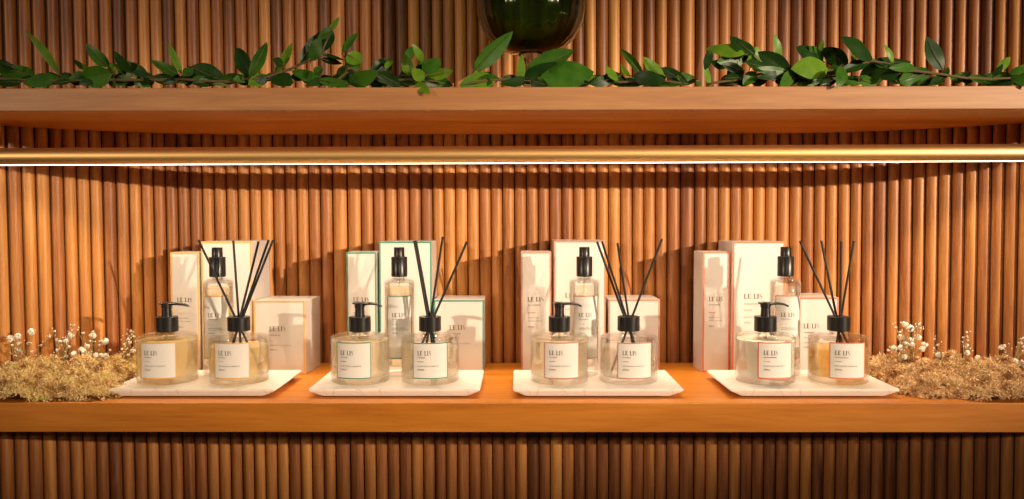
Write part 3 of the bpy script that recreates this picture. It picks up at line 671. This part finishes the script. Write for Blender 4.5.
# ------------------------------------------------------------------ dried moss and blossoms
def moss(name, mound, material, label, seed, curls, stray, long=1.0):
    """mound: (px, height above shelf in m, Y, radius)"""
    rr = random.Random(seed); mb = MB(); O = None
    blobs = []
    for (px, hz, Y, r) in mound:
        x = at_y(px, 380, Y).x; blobs.append((x, Y, hz * .86, r))
    clumps = []
    for bx_, by_, hz, r in blobs:
        for _ in range(9): clumps.append((bx_ + rr.uniform(-r, r), by_ + rr.uniform(-r, r), rr.uniform(.010, .019)))
    def hgt(x, y):
        h = 0
        for bx_, by_, hz, r in blobs:
            d2 = ((x - bx_) / r) ** 2 + ((y - by_) / (r * .9)) ** 2
            if d2 < 1: h = max(h, hz * (1 - d2) ** .55)
        if h > 0:
            e = min(math.hypot(x - cx, y - cy) / cr for cx, cy, cr in clumps)
            h *= .52 + .56 * math.sqrt(max(0, 1 - min(e, 1) ** 2))
        return h
    xs = [b[0] - b[3] for b in blobs] + [b[0] + b[3] for b in blobs]; x0, x1 = min(xs), max(xs)
    O = Vector(((x0 + x1) / 2, 1.27, ST))
    # core under the curls
    g = .005; nx = int((x1 - x0) / g); ny = int(.34 / g); idx = {}; vs = []; fs = []
    for i in range(nx + 1):
        for j in range(ny + 1):
            x = x0 + i * g; y = YF + .008 + j * g
            if y > wallY(x) - .006: continue
            h = hgt(x, y)
            if h > .004:
                idx[i, j] = len(vs); vs.append(Vector((x + rr.uniform(-.002, .002), y, ST + h * rr.uniform(.75, .95))) - O)
    for (i, j) in idx:
        q = [(i, j), (i + 1, j), (i + 1, j + 1), (i, j + 1)]
        if all(k in idx for k in q): fs.append([idx[k] for k in q])
    mb.add(vs, fs, 1)
    keys = [(b, b[3] ** 2) for b in blobs]; tot = sum(k for _, k in keys)
    cnt = 0
    while cnt < curls:
        q = rr.uniform(0, tot)
        for b, k in keys:
            q -= k
            if q <= 0: break
        a = rr.uniform(0, 6.283); d = b[3] * math.sqrt(rr.random()) * (1.12 if rr.random() < stray else 1)
        x = b[0] + d * math.cos(a); y = b[1] + d * math.sin(a) * .9
        if y < YF + .006 or y > wallY(x) - .004: continue
        h = hgt(x, y); z = ST + .0015 + h * rr.uniform(.8, 1.06)
        p = Vector((x, y, z)); dr = Vector((rr.uniform(-1, 1), rr.uniform(-1, 1), rr.uniform(-.5, .8))).normalized()
        n = 5; st = rr.uniform(.0010, .0020) * long; wd = rr.uniform(.0005, .0011)
        u = dr.cross(Vector((rr.uniform(-1, 1), rr.uniform(-1, 1), rr.uniform(-1, 1)))).normalized()
        vv = []; mi = 0 if rr.random() < .9 else 2
        cv = Vector((rr.uniform(-1, 1), rr.uniform(-1, 1), rr.uniform(-1, 1))) * 1.1
        for s in range(n):
            wk = wd * (1 - .75 * abs(s / (n - 1) - .35)); q3 = p + u * wk; q4 = p - u * wk
            for qq in (q3, q4):
                qq.z = max(qq.z, ST + .0004); qq.y = max(qq.y, YF + .002); vv.append(qq - O)
            p = p + dr * st; dr = (dr + cv * .6).normalized(); u = (u + dr.cross(u) * .5).normalized()
        mb.add(vv, [(2 * s, 2 * s + 1, 2 * s + 3, 2 * s + 2) for s in range(n - 1)], mi)
        cnt += 1
    o = mb.build(name, [material, material, M['moss_hi']], auto=False); o.location = O
    return tag(o, label, 'moss', kind='stuff')
M['moss_hi'] = mat('moss_pale_tips', (.80, .62, .36), .8)
moss('dried_moss', [(-30, .042, 1.24, .07), (8, .034, 1.20, .055), (30, .045, 1.26, .06), (52, .050, 1.27, .045), (62, .028, 1.20, .05), (80, .046, 1.28, .05), (100, .040, 1.26, .045), (96, .022, 1.20, .045), (122, .038, 1.33, .05), (130, .028, 1.30, .04), (18, .018, 1.175, .035), (110, .034, 1.33, .05)],
     M['moss'], 'heap of yellowish dried moss at the left end of the lower shelf', 11, 44000, .25)
moss('dried_moss', [(872, .024, 1.37, .05), (895, .036, 1.34, .055), (915, .038, 1.30, .055), (935, .026, 1.24, .055), (955, .036, 1.28, .05), (975, .040, 1.26, .06), (1000, .044, 1.27, .05), (1022, .036, 1.24, .06), (1045, .040, 1.24, .06), (985, .020, 1.19, .045), (1010, .020, 1.185, .045), (925, .016, 1.22, .05), (950, .048, 1.30, .03)],
     M['moss_r'], 'heap of tan dried moss at the right end of the lower shelf', 12, 42000, .35, 1.25)

def sprig(root_px, Y, heads, label, seed):
    """dried white blossoms: heads = (px, py, radius px)"""
    rr = random.Random(seed); base = at_y(root_px[0], root_px[1], Y); base.z = ST + .012
    root = empty('blossom_sprig', base); tag(root, label, 'dried flower', 'dried white blossom sprigs in the moss')
    st = MB(); bl_ = MB()
    for (px, py, r) in heads:
        y = Y + rr.uniform(-.02, .02); y = min(y, wallY(at_y(px, py, y).x) - .012)
        q = at_y(px, py, y) - base; R0 = r * 1.75 / F
        mid = q * .5 + Vector((rr.uniform(-.006, .006), rr.uniform(-.006, .006), rr.uniform(0, .006)))
        st.tube([Vector((0, 0, 0)), mid, q], [.0007, .0005, .0004], 5)
        n = 26 if r > 1.6 else 8
        for k in range(n):
            v = Vector((rr.gauss(0, 1), rr.gauss(0, 1), rr.gauss(0, 1))).normalized(); c = q + v * R0 * rr.uniform(.45, .8)
            s = R0 * (.42 if r > 1.6 else .5); t1 = v.orthogonal().normalized(); t2 = v.cross(t1)
            an = rr.uniform(0, 6.28); vs = [c + v * s * .3]
            for m_ in range(5):
                a2 = an + m_ * 1.2566; vs.append(c + (t1 * math.cos(a2) + t2 * math.sin(a2)) * s + v * s * .1)
            vs.append(c - v * s * .5)
            bl_.add(vs, [(0, 1 + k2, 1 + (k2 + 1) % 5) for k2 in range(5)] + [(6, 1 + (k2 + 1) % 5, 1 + k2) for k2 in range(5)])
        # little buds around
        for _ in range(2):
            o_ = q + Vector((rr.uniform(-.008, .008), rr.uniform(-.006, .006), rr.uniform(-.008, .008)))
            st.tube([mid, o_], [.0004, .0003], 4); b2 = MB(); bl_.lathe([(0, -.0011), (.0009, -.0004), (.0011, .0003), (0, .0012)], 6, c=tuple(o_))
    st.build('stem', M['drystem'], root); bl_.build('blossoms', M['bloom'], root)
sprig((22, 372), 1.30, [(10, 338, 3), (17.5, 336.5, 3), (31, 332, 3.2), (19, 343, 2), (18.5, 351, 3), (15, 356, 1.5), (28, 343, 1.3), (32, 352, 1.5), (12, 345, 1.2), (11, 364, 2.5), (41, 345, 1), (50, 336.5, 1.2), (24, 359, 1.3), (36, 362, 1)], 'dried white blossom sprig standing in the moss at the far left', 21)
sprig((62, 368), 1.31, [(60.5, 342, 2), (70.5, 336, 3.2), (66, 341, 2.2), (65.5, 341, 2), (57, 350, 1.4), (56.5, 340, 1.3), (65, 357, 2.4), (73.5, 361, 3), (74, 354, 2.8), (82, 350, 3), (72, 330, 1), (69, 347, 1.3), (74, 325, 1), (55, 331, 1), (84, 352, 2.4)], 'dried white blossom sprig left of the middle of the left moss', 22)
sprig((92, 370), 1.30, [(93, 335.5, 3), (105, 341.5, 3.2), (89.5, 354, 2.8), (96, 355, 2.4), (101, 356, 2.6), (106, 356, 2.6), (87, 346, 2.4), (99, 369.5, 3), (101.5, 375, 2.8), (93, 331, 1), (99, 345, 1.2), (90, 341, 1), (110, 350, 1.1), (84, 333, 1)], 'dried white blossom sprig near the middle of the left moss', 23)
sprig((126, 362), 1.33, [(131, 331, 1.3), (134, 336, 1.2), (128.5, 338.5, 1.4), (130, 342.5, 1.6), (124.5, 344, 1.3), (126, 348.5, 1.2), (133, 351, 2.2), (122, 349, 1.2), (121, 354, 1.1), (128, 355, 1.3), (127, 334, .9), (136, 341, 1.2)], 'small loose blossom sprig beside the gold-labelled pump bottle', 24)
sprig((905, 362), 1.33, [(905, 324.5, 3), (911, 329, 3), (901, 337, 3), (918, 337, 3), (911, 340, 2.8), (905.5, 344.5, 2.8), (912, 344.5, 2.4), (894, 348, 2.8), (900, 347.5, 2.4), (924.5, 345, 3), (922, 349, 2.6), (904.5, 357, 2.6), (897, 328, 1), (919, 324, 1), (920, 328, 1), (900, 332, 1.2), (888, 350, 1.2)], 'large dried blossom sprig beside the coral-labelled diffuser', 25)
sprig((945, 372), 1.29, [(938.5, 355, 2.8), (937, 368, 2.8), (948, 372.5, 2.8), (948.5, 363.5, 2.4), (949, 382, 2), (942, 374, 2), (951, 376, 2), (935, 339, 1), (937, 345, 1), (934, 348, 1.1), (956, 370, 1.4)], 'low dried blossom sprig right of the large one in the right moss', 26)
sprig((968, 368), 1.29, [(967, 332, .9), (967, 336, .9), (967.5, 340, 1), (968, 345, 1.1), (967, 353, 2.4), (978, 358, 2.8), (975, 366, 2), (961.5, 364, 2.8), (949, 377, 2), (963, 346, 1)], 'thin upright blossom sprig in the middle of the right moss', 27)
sprig((1012, 366), 1.28, [(1001, 347.5, 2.2), (1005, 346, 1.6), (1015, 361, 2.6), (1018, 366, 2.6), (1022, 338, 1.4), (1021, 343, 1.4), (1023, 352, 1.6), (1024, 347, 1.4), (1009, 360, 1.6), (1022, 362, 2)], 'dried blossom sprig at the far right end of the lower shelf', 28)
